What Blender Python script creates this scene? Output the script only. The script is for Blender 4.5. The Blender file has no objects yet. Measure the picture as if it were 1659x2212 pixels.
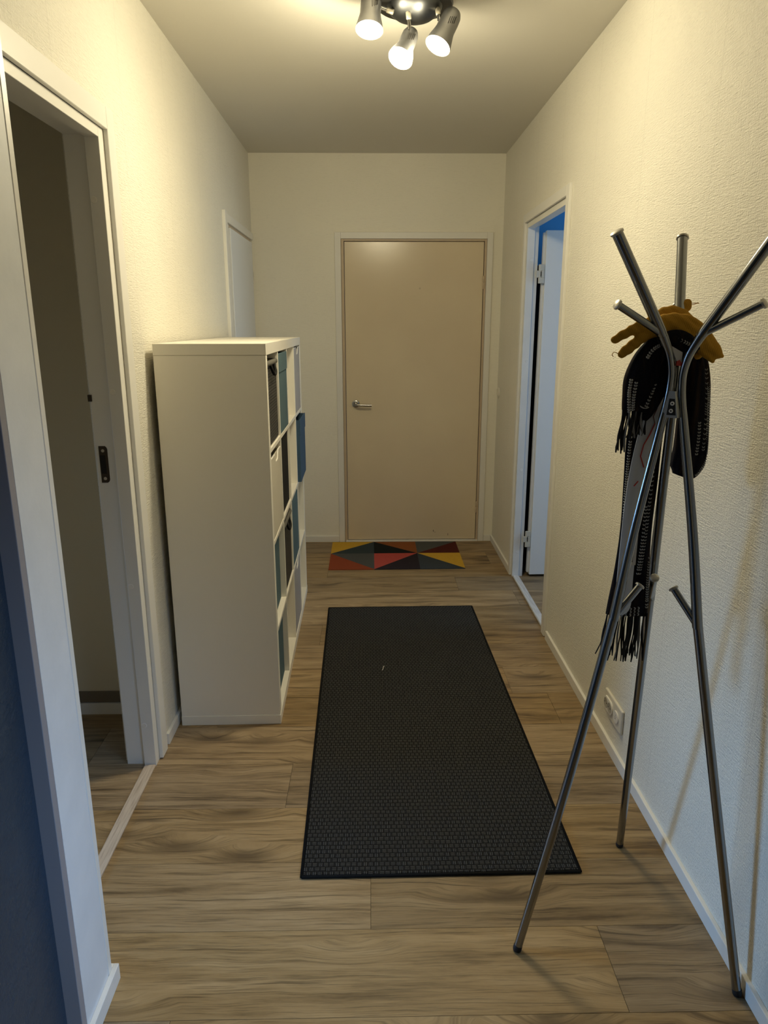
import bpy, bmesh, math, random
from mathutils import Vector, Matrix, noise
random.seed(7)
scene = bpy.context.scene
COL = scene.collection
PI = math.pi

# ------------------------------------------------------------------ measures (metres)
XL, XR, YB, H = -0.788, 0.893, 5.097, 2.636     # left wall, right wall, end wall, ceiling
XS = -0.635                                      # near white corner panel
XD = -0.655                                      # dark accent wall

# ------------------------------------------------------------------ object helpers
def link(name, mesh, mat=None, parent=None):
    o = bpy.data.objects.new(name, mesh)
    COL.objects.link(o)
    if mat is not None:
        for m in (mat if isinstance(mat, (list, tuple)) else [mat]):
            mesh.materials.append(m)
    if parent is not None:
        o.parent = parent
        o.matrix_parent_inverse = Matrix.Translation(parent.location).inverted() @ Matrix.Identity(4) if parent.rotation_euler.z == 0 else parent.matrix_basis.inverted()
    return o

def fin(bm, name, mat=None, parent=None, smooth=False):
    me = bpy.data.meshes.new(name)
    bmesh.ops.recalc_face_normals(bm, faces=bm.faces)
    bm.to_mesh(me); bm.free()
    if smooth:
        for p in me.polygons: p.use_smooth = True
    return link(name, me, mat, parent)

def tag(o, label=None, cat=None, group=None, kind=None):
    if label: o['label'] = label
    if cat: o['category'] = cat
    if group: o['group'] = group
    if kind: o['kind'] = kind
    return o

def thing(name, label, cat, loc, group=None):
    o = bpy.data.objects.new(name, None); COL.objects.link(o)
    o.empty_display_size = 0.05
    o.location = loc
    return tag(o, label, cat, group)

def struct_empty(name, loc):
    o = bpy.data.objects.new(name, None); COL.objects.link(o); o.location = loc
    o['kind'] = 'structure'
    return o

def bbox(bm, x0, x1, y0, y1, z0, z1, bev=0.0, seg=1, mi=0):
    vs = [bm.verts.new((x, y, z)) for x in (x0, x1) for y in (y0, y1) for z in (z0, z1)]
    idx = [(0,1,3,2),(4,6,7,5),(0,4,5,1),(2,3,7,6),(0,2,6,4),(1,5,7,3)]
    fs = [bm.faces.new([vs[i] for i in q]) for q in idx]
    for f in fs: f.material_index = mi
    if bev > 0:
        es = list({e for f in fs for e in f.edges})
        bmesh.ops.bevel(bm, geom=es, offset=bev, segments=seg, affect='EDGES', profile=0.5)
    return fs

def box(name, x0, x1, y0, y1, z0, z1, mat, parent=None, bev=0.0, seg=1):
    bm = bmesh.new(); bbox(bm, min(x0,x1), max(x0,x1), min(y0,y1), max(y0,y1), min(z0,z1), max(z0,z1), bev, seg)
    return fin(bm, name, mat, parent)

def boxes(name, lst, mat, parent=None, bev=0.0):
    bm = bmesh.new()
    for b in lst: bbox(bm, *b, bev)
    return fin(bm, name, mat, parent)

def frame_of(d, up=Vector((0,0,1))):
    d = d.normalized()
    if abs(d.dot(up)) > 0.97: up = Vector((1,0,0))
    a = d.cross(up).normalized(); b = a.cross(d).normalized()
    return a, b

def add_tube(bm, pts, radii, n=16, cap=True, flat=1.0, flat_dir=None):
    """swept round tube; flat<1 squashes along flat_dir"""
    pts = [Vector(p) for p in pts]
    if not isinstance(radii, (list, tuple)): radii = [radii]*len(pts)
    rings = []
    a = b = None
    for i, p in enumerate(pts):
        d = (pts[min(i+1, len(pts)-1)] - pts[max(i-1, 0)])
        if d.length < 1e-9: d = Vector((0,0,1))
        d.normalize()
        if a is None:
            a, b = frame_of(d)
        else:
            a = (a - d*a.dot(d)).normalized(); b = a.cross(d).normalized()
        ring = []
        for k in range(n):
            t = 2*PI*k/n
            off = (a*math.cos(t) + b*math.sin(t))*radii[i]
            if flat_dir is not None and flat < 1:
                fd = flat_dir
                off = off - fd*off.dot(fd)*(1-flat)
            ring.append(bm.verts.new(p + off))
        rings.append(ring)
    for r0, r1 in zip(rings, rings[1:]):
        for k in range(n):
            bm.faces.new((r0[k], r0[(k+1)%n], r1[(k+1)%n], r1[k]))
    if cap:
        bm.faces.new(rings[0][::-1]); bm.faces.new(rings[-1])
    return rings

def spline(pts, n=8):
    """Catmull-Rom through tuples of any length"""
    P = [tuple(p) for p in pts]
    P = [P[0]] + P + [P[-1]]
    out = []
    for i in range(1, len(P)-2):
        p0, p1, p2, p3 = P[i-1], P[i], P[i+1], P[i+2]
        for s in range(n):
            t = s/n
            out.append(tuple(0.5*((2*b) + (-a+c)*t + (2*a-5*b+4*c-d)*t*t + (-a+3*b-3*c+d)*t**3) for a, b, c, d in zip(p0, p1, p2, p3)))
    out.append(P[-2])
    return out

def tube(name, pts, radii, mat, parent=None, n=16, smooth=True, **k):
    bm = bmesh.new(); add_tube(bm, pts, radii, n, **k)
    o = fin(bm, name, mat, parent, smooth)
    if smooth: sharp(o)
    return o

def sharp(o, ang=40):
    me = o.data
    bm = bmesh.new(); bm.from_mesh(me)
    for e in bm.edges:
        if len(e.link_faces) == 2 and e.calc_face_angle(0) > math.radians(ang): e.smooth = False
    bm.to_mesh(me); bm.free()

def add_lathe(bm, prof, origin, axis=Vector((0,0,1)), n=32, close=False):
    """prof: (r, h) along axis"""
    origin = Vector(origin); axis = Vector(axis).normalized()
    a, b = frame_of(axis)
    rings = []
    for r, h in prof:
        if r < 1e-6: rings.append([bm.verts.new(origin + axis*h)])
        else: rings.append([bm.verts.new(origin + axis*h + (a*math.cos(2*PI*k/n) + b*math.sin(2*PI*k/n))*r) for k in range(n)])
    for r0, r1 in zip(rings, rings[1:]):
        for k in range(n):
            k2 = (k+1) % n
            if len(r0) == 1 and len(r1) == 1: continue
            if len(r0) == 1: bm.faces.new((r0[0], r1[k], r1[k2]))
            elif len(r1) == 1: bm.faces.new((r0[k], r0[k2], r1[0]))
            else: bm.faces.new((r0[k], r0[k2], r1[k2], r1[k]))

def lathe(name, prof, origin, axis, mat, parent=None, n=32):
    bm = bmesh.new(); add_lathe(bm, prof, origin, axis, n)
    o = fin(bm, name, mat, parent, True); sharp(o); return o

def prism(bm, poly, axis, a0, a1, mi=0):
    """poly in 2D extruded along axis 'x'|'y'|'z' from a0 to a1"""
    def P(u, v, w):
        return (w, u, v) if axis == 'x' else ((u, w, v) if axis == 'y' else (u, v, w))
    A = [bm.verts.new(P(u, v, a0)) for u, v in poly]; B = [bm.verts.new(P(u, v, a1)) for u, v in poly]
    fs = [bm.faces.new(A), bm.faces.new(B[::-1])]
    n = len(poly)
    for i in range(n): fs.append(bm.faces.new((A[i], B[i], B[(i+1)%n], A[(i+1)%n])))
    for f in fs: f.material_index = mi

# ------------------------------------------------------------------ materials
def mat(name, col=(.8,.8,.8), rough=.5, metal=0.0, spec=.5):
    m = bpy.data.materials.new(name); m.use_nodes = True
    b = m.node_tree.nodes['Principled BSDF']
    b.inputs['Base Color'].default_value = (*col, 1)
    b.inputs['Roughness'].default_value = rough
    b.inputs['Metallic'].default_value = metal
    b.inputs['Specular IOR Level'].default_value = spec
    return m
class G:
    def __init__(s, m): s.nt = m.node_tree; s.n = s.nt.nodes; s.l = s.nt.links; s.b = s.n['Principled BSDF']
    def node(s, t, ins=None, **props):
        nd = s.n.new(t)
        for k, v in props.items(): setattr(nd, k, v)
        for k, v in (ins or {}).items():
            sock = nd.inputs[k]
            if isinstance(v, bpy.types.NodeSocket): s.l.new(v, sock)
            else: sock.default_value = v
        return nd
    def obj(s): return s.node('ShaderNodeTexCoord').outputs['Object']
    def map(s, v, scale=(1,1,1), loc=(0,0,0), rot=(0,0,0)):
        return s.node('ShaderNodeMapping', {'Vector': v, 'Scale': scale, 'Location': loc, 'Rotation': rot}).outputs[0]
    def noise(s, v, scale=5, detail=2, rough=.5, dist=0):
        return s.node('ShaderNodeTexNoise', {'Vector': v, 'Scale': scale, 'Detail': detail, 'Roughness': rough, 'Distortion': dist}).outputs['Fac']
    def math(s, op, a, b=0.0, clamp=False):
        nd = s.node('ShaderNodeMath', operation=op, use_clamp=clamp)
        for i, v in enumerate((a, b)):
            if isinstance(v, bpy.types.NodeSocket): s.l.new(v, nd.inputs[i])
            else: nd.inputs[i].default_value = v
        return nd.outputs[0]
    def ramp(s, f, stops):
        nd = s.node('ShaderNodeValToRGB', {'Fac': f}); cr = nd.color_ramp
        while len(cr.elements) < len(stops): cr.elements.new(.5)
        for e, (p, c) in zip(cr.elements, stops):
            e.position = p; e.color = (*c, 1) if not isinstance(c, float) else (c, c, c, 1)
        return nd.outputs['Color']
    def mix(s, f, a, b, mode='MIX'):
        nd = s.node('ShaderNodeMix', data_type='RGBA', blend_type=mode)
        for i, v in ((0, f), (6, a), (7, b)):
            if isinstance(v, bpy.types.NodeSocket): s.l.new(v, nd.inputs[i])
            else: nd.inputs[i].default_value = v if i == 0 else (*v, 1)
        return nd.outputs[2]
    def color(s, c): s.l.new(c, s.b.inputs['Base Color'])
    def bump(s, h, strength=.3, dist=.002):
        nd = s.node('ShaderNodeBump', {'Height': h, 'Strength': strength, 'Distance': dist})
        s.l.new(nd.outputs[0], s.b.inputs['Normal']); return nd
    def sep(s, v):
        nd = s.node('ShaderNodeSeparateXYZ', {'Vector': v}); return nd.outputs

WALLC = (.84, .81, .715)
def wallpaper(name, col, horiz_axis, strength=.5, seam0=None):
    m = mat(name, col, .5, spec=.35); g = G(m); o = g.obj()
    s1 = (1, 15, 115) if horiz_axis == 'y' else (15, 1, 115)
    s2 = (1, 170, 24) if horiz_axis == 'y' else (170, 1, 24)
    n1 = g.noise(g.map(o, s1), 2.2, 3, .6, .25)
    n2 = g.noise(g.map(o, s2), 1.6, 3, .6, .25)
    n3 = g.noise(g.map(o, (1,1,1)), 240, 1)
    h = g.math('ADD', g.math('MULTIPLY', n1, 1.0), g.math('ADD', g.math('MULTIPLY', n2, .55), g.math('MULTIPLY', n3, .5)))
    blot = g.noise(o, 1.3, 3)
    c = g.mix(g.ramp(blot, [(.35, 0.0), (.65, 1.0)]), tuple(v*.965 for v in col), tuple(min(1, v*1.02) for v in col))
    c = g.mix(g.ramp(n1, [(.28, .22), (.45, 0.0)]), c, tuple(v*.72 for v in col))
    if seam0 is not None:
        y = g.sep(o)[1]
        f = g.math('ABSOLUTE', g.math('SUBTRACT', g.math('FRACT', g.math('DIVIDE', g.math('SUBTRACT', y, seam0-5.3), .53)), .5))
        line = g.math('LESS_THAN', g.math('SUBTRACT', .5, f), .0016)
        c = g.mix(g.math('MULTIPLY', line, .3), c, (.35,.33,.28))
    g.color(c); g.bump(h, strength, .0034)
    r = g.math('ADD', .40, g.math('MULTIPLY', n2, .25)); g.l.new(r, g.b.inputs['Roughness'])
    return m
M = {}
M['wall_y'] = wallpaper('woven_wallpaper_side', WALLC, 'y', .95, 2.02)
M['wall_x'] = wallpaper('woven_wallpaper_end', (.86,.83,.73), 'x', .22)
# end wall: small scuffs near the floor
g = G(M['wall_x'])
M['ceiling'] = mat('ceiling_paint', (.66,.635,.57), .85); g = G(M['ceiling']); g.bump(g.noise(g.obj(), 160, 2), .12, .002)
M['white'] = mat('white_satin_paint', (.80,.785,.74), .38); g = G(M['white']); g.bump(g.noise(g.map(g.obj(), (1,1,1)), 90, 2), .05, .001)
M['panel'] = mat('white_corner_panel', (.74,.76,.78), .5); g = G(M['panel'])
g.color(g.mix(g.ramp(g.noise(g.obj(), 9, 4), [(.3, 0.0), (.7, 1.0)]), (.70,.72,.74), (.77,.785,.80))); g.bump(g.noise(g.obj(), 55, 4), .12, .003)
M['shade_trim'] = mat('trim_painted_shade', (.30,.28,.29), .55)  # white panel's end face in lower light; the shade is put into this grey
M['dark_wall'] = mat('dark_blue_wall_paint', (.032,.05,.072), .5); g = G(M['dark_wall'])
nz = g.noise(g.obj(), 22, 4, .65); bl = g.ramp(nz, [(.48, 0.0), (.62, 1.0)])
g.bump(g.math('ADD', bl, g.noise(g.obj(), 90, 2)), .35, .004)
g.color(g.mix(g.noise(g.obj(), 7, 3), (.028,.043,.062), (.038,.058,.085)))
M['door_beige'] = mat('beige_door_paint', (.68,.565,.42), .22, spec=.5); g = G(M['door_beige'])
g.color(g.mix(g.ramp(g.noise(g.obj(), 1.8, 3), [(.3, 0.0), (.7, 1.0)]), (.70,.59,.42), (.76,.65,.46))); g.bump(g.noise(g.obj(), 45, 3), .04, .001)
M['frame_beige'] = mat('beige_frame_paint', (.56,.45,.32), .45)
M['door_white'] = mat('white_door_leaf', (.78,.80,.82), .45)
M['shelf'] = mat('white_foil_board', (.87,.83,.735), .42); g = G(M['shelf']); g.bump(g.noise(g.obj(), 320, 1), .05, .0005)
M['shelf_edge'] = mat('white_foil_edge', (.83,.80,.735), .35)
M['oakstrip'] = mat('pale_oak_threshold', (.55,.46,.36), .5); g = G(M['oakstrip'])
nn = g.noise(g.map(g.obj(), (60, 3, 1)), 3, 3, .6, .3)
g.color(g.ramp(nn, [(.3, (.42,.33,.25)), (.5, (.58,.48,.38)), (.75, (.66,.57,.47))]))
M['greystrip'] = mat('grey_threshold', (.62,.62,.62), .5); g = G(M['greystrip'])
g.color(g.ramp(g.noise(g.map(g.obj(), (40, 3, 1)), 3, 2), [(.35, (.5,.5,.52)), (.6, (.66,.66,.68))]))
M['metal'] = mat('brushed_steel', (.30,.31,.32), .2, 1.0); g = G(M['metal'])
g.l.new(g.math('ADD', .12, g.math('MULTIPLY', g.noise(g.map(g.obj(), (200,200,12)), 3, 2), .16)), g.b.inputs['Roughness'])
M['lampmetal'] = mat('brushed_nickel', (.20,.20,.20), .45, .85); g = G(M['lampmetal'])
g.bump(g.noise(g.map(g.obj(), (1,1,1)), 60, 2), .04, .001)
M['domemetal'] = mat('dark_brushed_nickel', (.085,.088,.092), .42, 1.0)
M['lampcollar'] = mat('cream_metal_collar', (.45,.42,.34), .4, .6)
M['bracket'] = mat('satin_steel_plate', (.55,.55,.53), .42, .75)
M['chrome'] = mat('polished_chrome', (.42,.41,.39), .18, 1.0)
M['cap'] = mat('satin_cap', (.55,.53,.48), .4, .8)
M['rubber'] = mat('black_rubber', (.012,.012,.013), .6)
M['plastic'] = mat('cream_plastic', (.74,.70,.60), .35)
M['hole'] = mat('dark_hole', (.012,.01,.008), .8)
M['brown_metal'] = mat('brown_steel', (.055,.04,.028), .45, .5)
M['hinge'] = mat('cream_hinge', (.66,.63,.54), .35, .2)
M['shoehorn'] = mat('glossy_white_plastic', (.56,.58,.62), .25)
M['red'] = mat('red_print', (.42,.03,.02), .4)
M['darkprint'] = mat('dark_red_print', (.10,.02,.015), .4)
M['black'] = mat('black_print', (.01,.01,.01), .5)
M['blackcab'] = mat('black_cabinet', (.008,.008,.009), .6)
M['bluepaint'] = mat('blue_wall_paint', (.10,.40,.80), .7)
M['leftroom'] = mat('taupe_wall_paint', (.74,.68,.52), .8); g = G(M['leftroom']); g.bump(g.noise(g.obj(), 120, 2), .08, .002)
M['bulb'] = mat('bulb_glass', (1,1,1), .3); g = G(M['bulb'])
g.b.inputs['Emission Color'].default_value = (1, .90, .68, 1); g.b.inputs['Emission Strength'].default_value = 22

# floor planks -------------------------------------------------------
def plank_mat():
    m = mat('grey_brown_oak_laminate', (.3,.22,.15), .42, spec=.3); g = G(m)
    at = g.node('ShaderNodeAttribute', attribute_name='plank'); sv = g.node('ShaderNodeSeparateColor', {'Color': at.outputs['Color']}).outputs
    o = g.obj()
    off = g.node('ShaderNodeCombineXYZ', {0: g.math('MULTIPLY', sv[0], 37.0), 1: g.math('MULTIPLY', sv[1], 23.0), 2: 0.0}).outputs[0]
    v = g.node('ShaderNodeVectorMath', {0: o, 1: off}, operation='ADD').outputs[0]
    # knots
    kv = g.map(v, (2.1, 6.5, 1))
    vor = g.node('ShaderNodeTexVoronoi', {'Vector': kv, 'Scale': 1.0, 'Randomness': 1.0}, feature='F1')
    kd = vor.outputs['Distance']
    knot = g.ramp(kd, [(0.0, 1.0), (.09, .75), (.26, 0.0)])
    # grain bends round the knots
    warp = g.math('MULTIPLY', g.ramp(kd, [(0.0, 1.0), (.40, 0.0)]), .060)
    sx = g.sep(v)
    yy = g.math('ADD', sx[1], g.math('ADD', warp, g.math('MULTIPLY', g.math('SUBTRACT', g.noise(g.map(v, (2.0, 3.0, 1)), 1.6, 3), .5), .030)))
    gv = g.node('ShaderNodeCombineXYZ', {0: sx[0], 1: yy, 2: 0.0}).outputs[0]
    broad = g.noise(g.map(gv, (1.0, 9, 1)), 2.0, 6, .66, .2)
    fine = g.noise(g.map(gv, (2.6, 95, 1)), 2.2, 4, .65, .3)
    rings = g.noise(g.map(gv, (.8, 24, 1)), 2.2, 4, .66, .15)
    streak = g.ramp(rings, [(.34, 1.0), (.45, 0.0)])
    c = g.ramp(broad, [(.28, (.120,.076,.036)), (.46, (.300,.205,.104)), (.62, (.380,.270,.146)), (.8, (.440,.325,.188))])
    c = g.mix(g.math('MULTIPLY', streak, .62), c, (.055,.034,.017))
    c = g.mix(g.ramp(fine, [(.30, .58), (.50, 0.0)]), c, (.062,.040,.021))
    c = g.mix(g.math('MULTIPLY', knot, .88), c, (.045,.027,.014))
    tone = g.node('ShaderNodeHueSaturation', {'Color': c, 'Value': g.math('ADD', .82, g.math('MULTIPLY', sv[2], .34)), 'Saturation': g.math('ADD', .85, g.math('MULTIPLY', sv[0], .25))}).outputs[0]
    g.color(tone)
    h = g.math('SUBTRACT', g.math('MULTIPLY', fine, .9), g.math('MULTIPLY', streak, .4))
    g.bump(h, .35, .0018)
    g.l.new(g.math('ADD', .33, g.math('MULTIPLY', fine, .25)), g.b.inputs['Roughness'])
    return m
M['plank'] = plank_mat()
M['seam'] = mat('plank_joint', (.05,.035,.022), .9)

def build_floor():
    bm = bmesh.new(); lay = bm.loops.layers.float_color.new('plank')
    W, L, gap = .25, 1.38, .0006
    off = {0: .595, 1: -.008, 2: .20, 3: -.292, 4: .34, 5: -.62, 6: .61, 7: .10, 8: -.265, 9: .30, 10: .85, 11: .527, 12: -.285, 13: .80, 14: .2}
    for k in range(-12, 16):
        y0 = 1.312 + k*W; y1 = y0 + W
        if y0 > YB + .12: continue
        r = off.get(k, (k*.47) % L); x = r - 3*L
        while x < 3.2:
            a = max(x + gap, -3.5); b = min(x + L - gap, 3.1)
            if b - a > .02:
                fs = bbox(bm, a, b, y0 + gap, min(y1 - gap, YB + .12), -.012, 0)
                cv = (random.random(), random.random(), random.random(), 1)
                for f in fs:
                    for lp in f.loops: lp[lay] = cv
            x += L
    fs = bbox(bm, -3.5, 3.1, -1.75, YB + .12, -.08, -.0018, mi=1)
    o = fin(bm, 'floor', [M['plank'], M['seam']]); o['kind'] = 'structure'
build_floor()

def S(o): o['kind'] = 'structure'; return o
S(box('ceiling', -3.5, 3.1, -1.75, YB + .12, H, H + .1, M['ceiling']))

# ---- walls
T = .12
def ywall(name, x0, x1, ya, yb, holes, m):
    """wall running along y between x0,x1 with holes (y0,y1,z0,z1)"""
    L = []; y = ya
    for (h0, h1, z0, z1) in sorted(holes):
        L.append((x0, x1, y, h0, 0, H))
        if z0 > 0: L.append((x0, x1, h0, h1, 0, z0))
        L.append((x0, x1, h0, h1, z1, H)); y = h1
    L.append((x0, x1, y, yb, 0, H))
    return S(boxes(name, L, m))
def xwall(name, y0, y1, xa, xb, holes, m):
    L = []; x = xa
    for (h0, h1, z0, z1) in sorted(holes):
        L.append((x, h0, y0, y1, 0, H))
        if z0 > 0: L.append((h0, h1, y0, y1, 0, z0))
        L.append((h0, h1, y0, y1, z1, H)); x = h1
    L.append((x, xb, y0, y1, 0, H))
    return S(boxes(name, L, m))
ywall('wall_left', XL - T, XL, 1.415, YB, [(1.472, 2.345, 0, 2.112), (4.215, 5.050, 0, 2.112)], M['wall_y'])
ywall('wall_right', XR, XR + .068, -1.6, YB, [(-.25, .95, .75, 2.05), (3.455, 4.345, 0, 2.112)], M['wall_y'])
xwall('wall_back', YB, YB + T, XL - T, XR + T, [(-.197, .790, 0, 2.114)], M['wall_x'])
S(box('wall_corner', -.908, XS, 1.262, 1.391, 0, H, M['panel']))
S(box('trim_1', -.900, XS, 1.3945, 1.415, 0, H, M['white'], bev=.0015))          # end board, with a dark gap before it
S(box('trim_2', -.900, XS, 1.240, 1.2615, 0, H, M['shade_trim'], bev=.001))           # panel's end face towards the camera, its dimmer light painted in as grey
S(box('wall_accent', -.908, XD - .012, -1.6, 1.2395, 0, H, M['dark_wall']))
# room behind the camera: end wall with a window
xwall('wall_behind', -1.72, -1.6, -.908, XR + T, [], M['wall_x'])
# left room
xwall('wall_left_room', 2.684, 2.78, -3.4, XL - T - .001, [], M['leftroom'])
S(box('wall_left_room_near', -3.4, XL - T - .001, .80, .90, 0, H, M['leftroom']))
ywall('wall_left_room_side', -3.5, -3.4, .80, 2.78, [(1.62, 2.54, .75, 2.0)], M['leftroom'])
# right room
xwall('wall_right_room', 4.95, 5.05, XR + .069, 3.0, [], M['bluepaint'])
S(box('wall_right_room_near', XR + .069, 3.0, 2.30, 2.40, 0, H, M['bluepaint']))
ywall('wall_right_room_side', 3.0, 3.1, 2.30, 5.05, [(3.0, 4.15, .75, 2.05)], M['bluepaint'])

# ---- windows (frames with glazing bars) for the daylight
def window(name, axis, pos, a0, a1, z0, z1):
    w = struct_empty(name, (0, 0, 0)); bm = bmesh.new(); t = .05
    def b(u0, u1, v0, v1):
        if axis == 'x': bbox(bm, pos-.03, pos+.03, u0, u1, v0, v1)
        else: bbox(bm, u0, u1, pos-.03, pos+.03, v0, v1)
    b(a0, a0+t, z0, z1); b(a1-t, a1, z0, z1); b(a0+t, a1-t, z0, z0+t); b(a0+t, a1-t, z1-t, z1)
    fin(bm, 'window_frame', M['white'], w)
window('window_1', 'x', XR+.06, -.25, .95, .75, 2.05)
window('window_2', 'x', -3.45, 1.62, 2.54, .75, 2.0)
window('window_3', 'x', 3.05, 3.0, 4.15, .75, 2.05)

# ---- baseboards
BH, BT = .045, .012
S(boxes('baseboard_left', [(XL, XL+BT, 2.445, 4.105, 0, BH)], M['white'], bev=.0012))
S(boxes('baseboard_right', [(XR-BT, XR, 4.375, YB, 0, BH), (XR-BT, XR, -1.6, 3.365, 0, BH)], M['white'], bev=.0012))
S(boxes('baseboard_back', [(XL, -.2375, YB-BT, YB, 0, BH), (.828, XR-BT-.0005, YB-BT, YB, 0, BH)], M['white'], bev=.0012))
S(boxes('baseboard_corner', [(XS, XS+.0125, 1.242, 1.428, 0, BH), (-.77, XS+.0003, 1.4155, 1.428, 0, BH)], M['white'], bev=.0012))
S(boxes('baseboard_left_room', [(-3.4, XL-T-.002, 2.670, 2.684, 0, .050)], M['white'], bev=.001))
bb2 = mat('brown_skirting', (.20,.165,.12), .6)
S(boxes('trim_3', [(-3.4, XL-T-.002, 2.676, 2.684, .052, .100)], bb2, bev=.001))

# ================================================================== DOOR FRAMES
# door_1: near left opening, leaf swung away out of sight
d1 = struct_empty('door_1', (XL, 1.9, 0))
Zt = 2.083
# jambs (front section and rebated rear section)
def jamb_profile_y(bm, side, yin):
    # side=+1: far jamb (opening on its -y side)
    s = side
    a = yin; 
    y0, y1 = (a, a+.037) if s > 0 else (a-.037, a)
    bbox(bm, XL-.042, XL, y0, y1, .0, Zt+.034, .001)
    y0, y1 = (a+.013, a+.037) if s > 0 else (a-.037, a-.013)
    bbox(bm, XL-.108, XL-.0425, y0, y1, .0, Zt+.021, .001)
bm = bmesh.new(); jamb_profile_y(bm, +1, 2.307); fin(bm, 'jamb', M['white'], d1)
bm = bmesh.new(); jamb_profile_y(bm, -1, 1.509); fin(bm, 'jamb', M['white'], d1)
bm = bmesh.new(); bbox(bm, XL-.042, XL, 1.509, 2.307, Zt, Zt+.034, .001); bbox(bm, XL-.108, XL-.0425, 1.496, 2.320, Zt+.010, Zt+.034, .001)
fin(bm, 'head_jamb', M['white'], d1)
# casings
def casing_y(parent, x_wall, sgn, y0, y1, zt, w, th=.014, gap=0.0):
    xa, xb = (x_wall, x_wall+sgn*th); xa, xb = min(xa, xb), max(xa, xb)
    for a, b in ((y0-w, y0), (y1, y1+w)):
        box('casing', xa, xb, a, b, 0.004, zt+w, M['white'], parent, .0015)
    box('casing', xa, xb-.0003 if sgn > 0 else xb, y0, y1, zt, zt+w, M['white'], parent, .0015)
casing_y(d1, XL, 1, 1.472, 2.350, 2.113, .062)
# strike plate
bm = bmesh.new()
prism(bm, [(XL-.096, 1.052), (XL-.076, 1.052), (XL-.0715, 1.056), (XL-.0690, 1.062), (XL-.0690, 1.163), (XL-.0715, 1.169), (XL-.076, 1.173), (XL-.096, 1.173)], 'y', 2.3175, 2.3203)
sp = fin(bm, 'strike_plate', M['brown_metal'], d1); tag(sp, 'dark brown strike plate with two screws')
box('latch_recess', XL-.094, XL-.0765, 2.3170, 2.3176, 1.082, 1.143, M['hole'], sp)
for z in (1.066, 1.158):
    lathe('screw', [(0, 0), (.0028, 0), (.0034, .0012), (.0052, .0012), (.0052, 0)], (XL-.083, 2.3172, z), (0,-1,0), M['cap'], sp, 16)
for z in (1.912, 1.347, .693, .165):
    lathe('screw_cap', [(0, .0012), (.0085, .001), (.0095, 0)], (XL-.0305, 2.3070, z), (0,-1,0), M['shelf_edge'], d1, 20)
box('latch_peg', XL-.112, XL-.101, 2.312, 2.328, 1.317, 1.338, M['brown_metal'], d1)
thr = box('threshold_strip', XL-.040, XL-.001, 1.476, 2.304, .0, .009, M['oakstrip'], None, .002); tag(thr, 'pale oak threshold strip across the near left doorway', 'threshold')

# door_2: beige front door in the end wall
d2 = struct_empty('door_2', (.29, YB, 0))
YF = YB
box('casing', -.2366, -.1955, YF-.014, YF, 0, 2.153, M['white'], d2, .0015)
box('casing', .7870, .8265, YF-.014, YF, 0, 2.153, M['white'], d2, .0015)
box('casing', -.1953, .7868, YF-.0142, YF, 2.112, 2.153, M['white'], d2, .0015)
box('jamb', -.1945, -.1760, YF-.004, YF+.09, .0, 2.1115, M['frame_beige'], d2, .001)
box('jamb', .7715, .7862, YF-.004, YF+.09, .0, 2.1115, M['frame_beige'], d2, .001)
box('head_jamb', -.1758, .7713, YF-.004, YF+.09, 2.0975, 2.1115, M['frame_beige'], d2, .001)
box('sill', -.190, .785, YF-.016, YF+.09, 0, .0105, M['white'], d2, .001)
lf = box('door_leaf', -.1730, .7680, YF+.002, YF+.045, .0150, 2.0945, M['door_beige'], d2, .002)
# chips and marks
for (x, z, w, h) in ((.458,.078,.004,.014), (.470,.068,.003,.006), (.566,.050,.003,.016)):
    box('paint_chip', x-w/2, x+w/2, YF+.0013, YF+.0022, z-h/2, z+h/2, M['brown_metal'], lf)
lathe('peephole', [(0,.0012),(.004,.0010),(.006,0)], (.338, YF+.002, 1.795), (0,-1,0), M['frame_beige'], lf, 16)
hd = bmesh.new()
add_lathe(hd, [(0,.012),(.020,.012),(.0255,.009),(.0265,.004),(.0265,0)], (-.106, YF+.0022, 1.016), (0,-1,0), 28)
h = fin(hd, 'door_handle', M['chrome'], lf, True); sharp(h)
lv = spline([(-.106,YF-.008,1.016),(-.106,YF-.034,1.015),(-.100,YF-.046,1.013),(-.085,YF-.048,1.011),(-.055,YF-.048,1.010),(-.025,YF-.048,1.009),(.006,YF-.048,1.009)], 5)
bm = bmesh.new(); add_tube(bm, lv, [.0085]*len(lv), 14); l2 = fin(bm, 'lever', M['chrome'], lf, True); sharp(l2)
for z in (1.834, .259):
    bm = bmesh.new()
    add_lathe(bm, [(0,.045),(.004,.043),(.0065,.040),(.0065,.002),(.005,0),(.0065,-.002),(.0065,-.040),(.004,-.043),(0,-.045)], (.7697, YF-.005, z), (0,0,1), 14)
    o = fin(bm, 'hinge', M['frame_beige'], d2, True); sharp(o)

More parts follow.
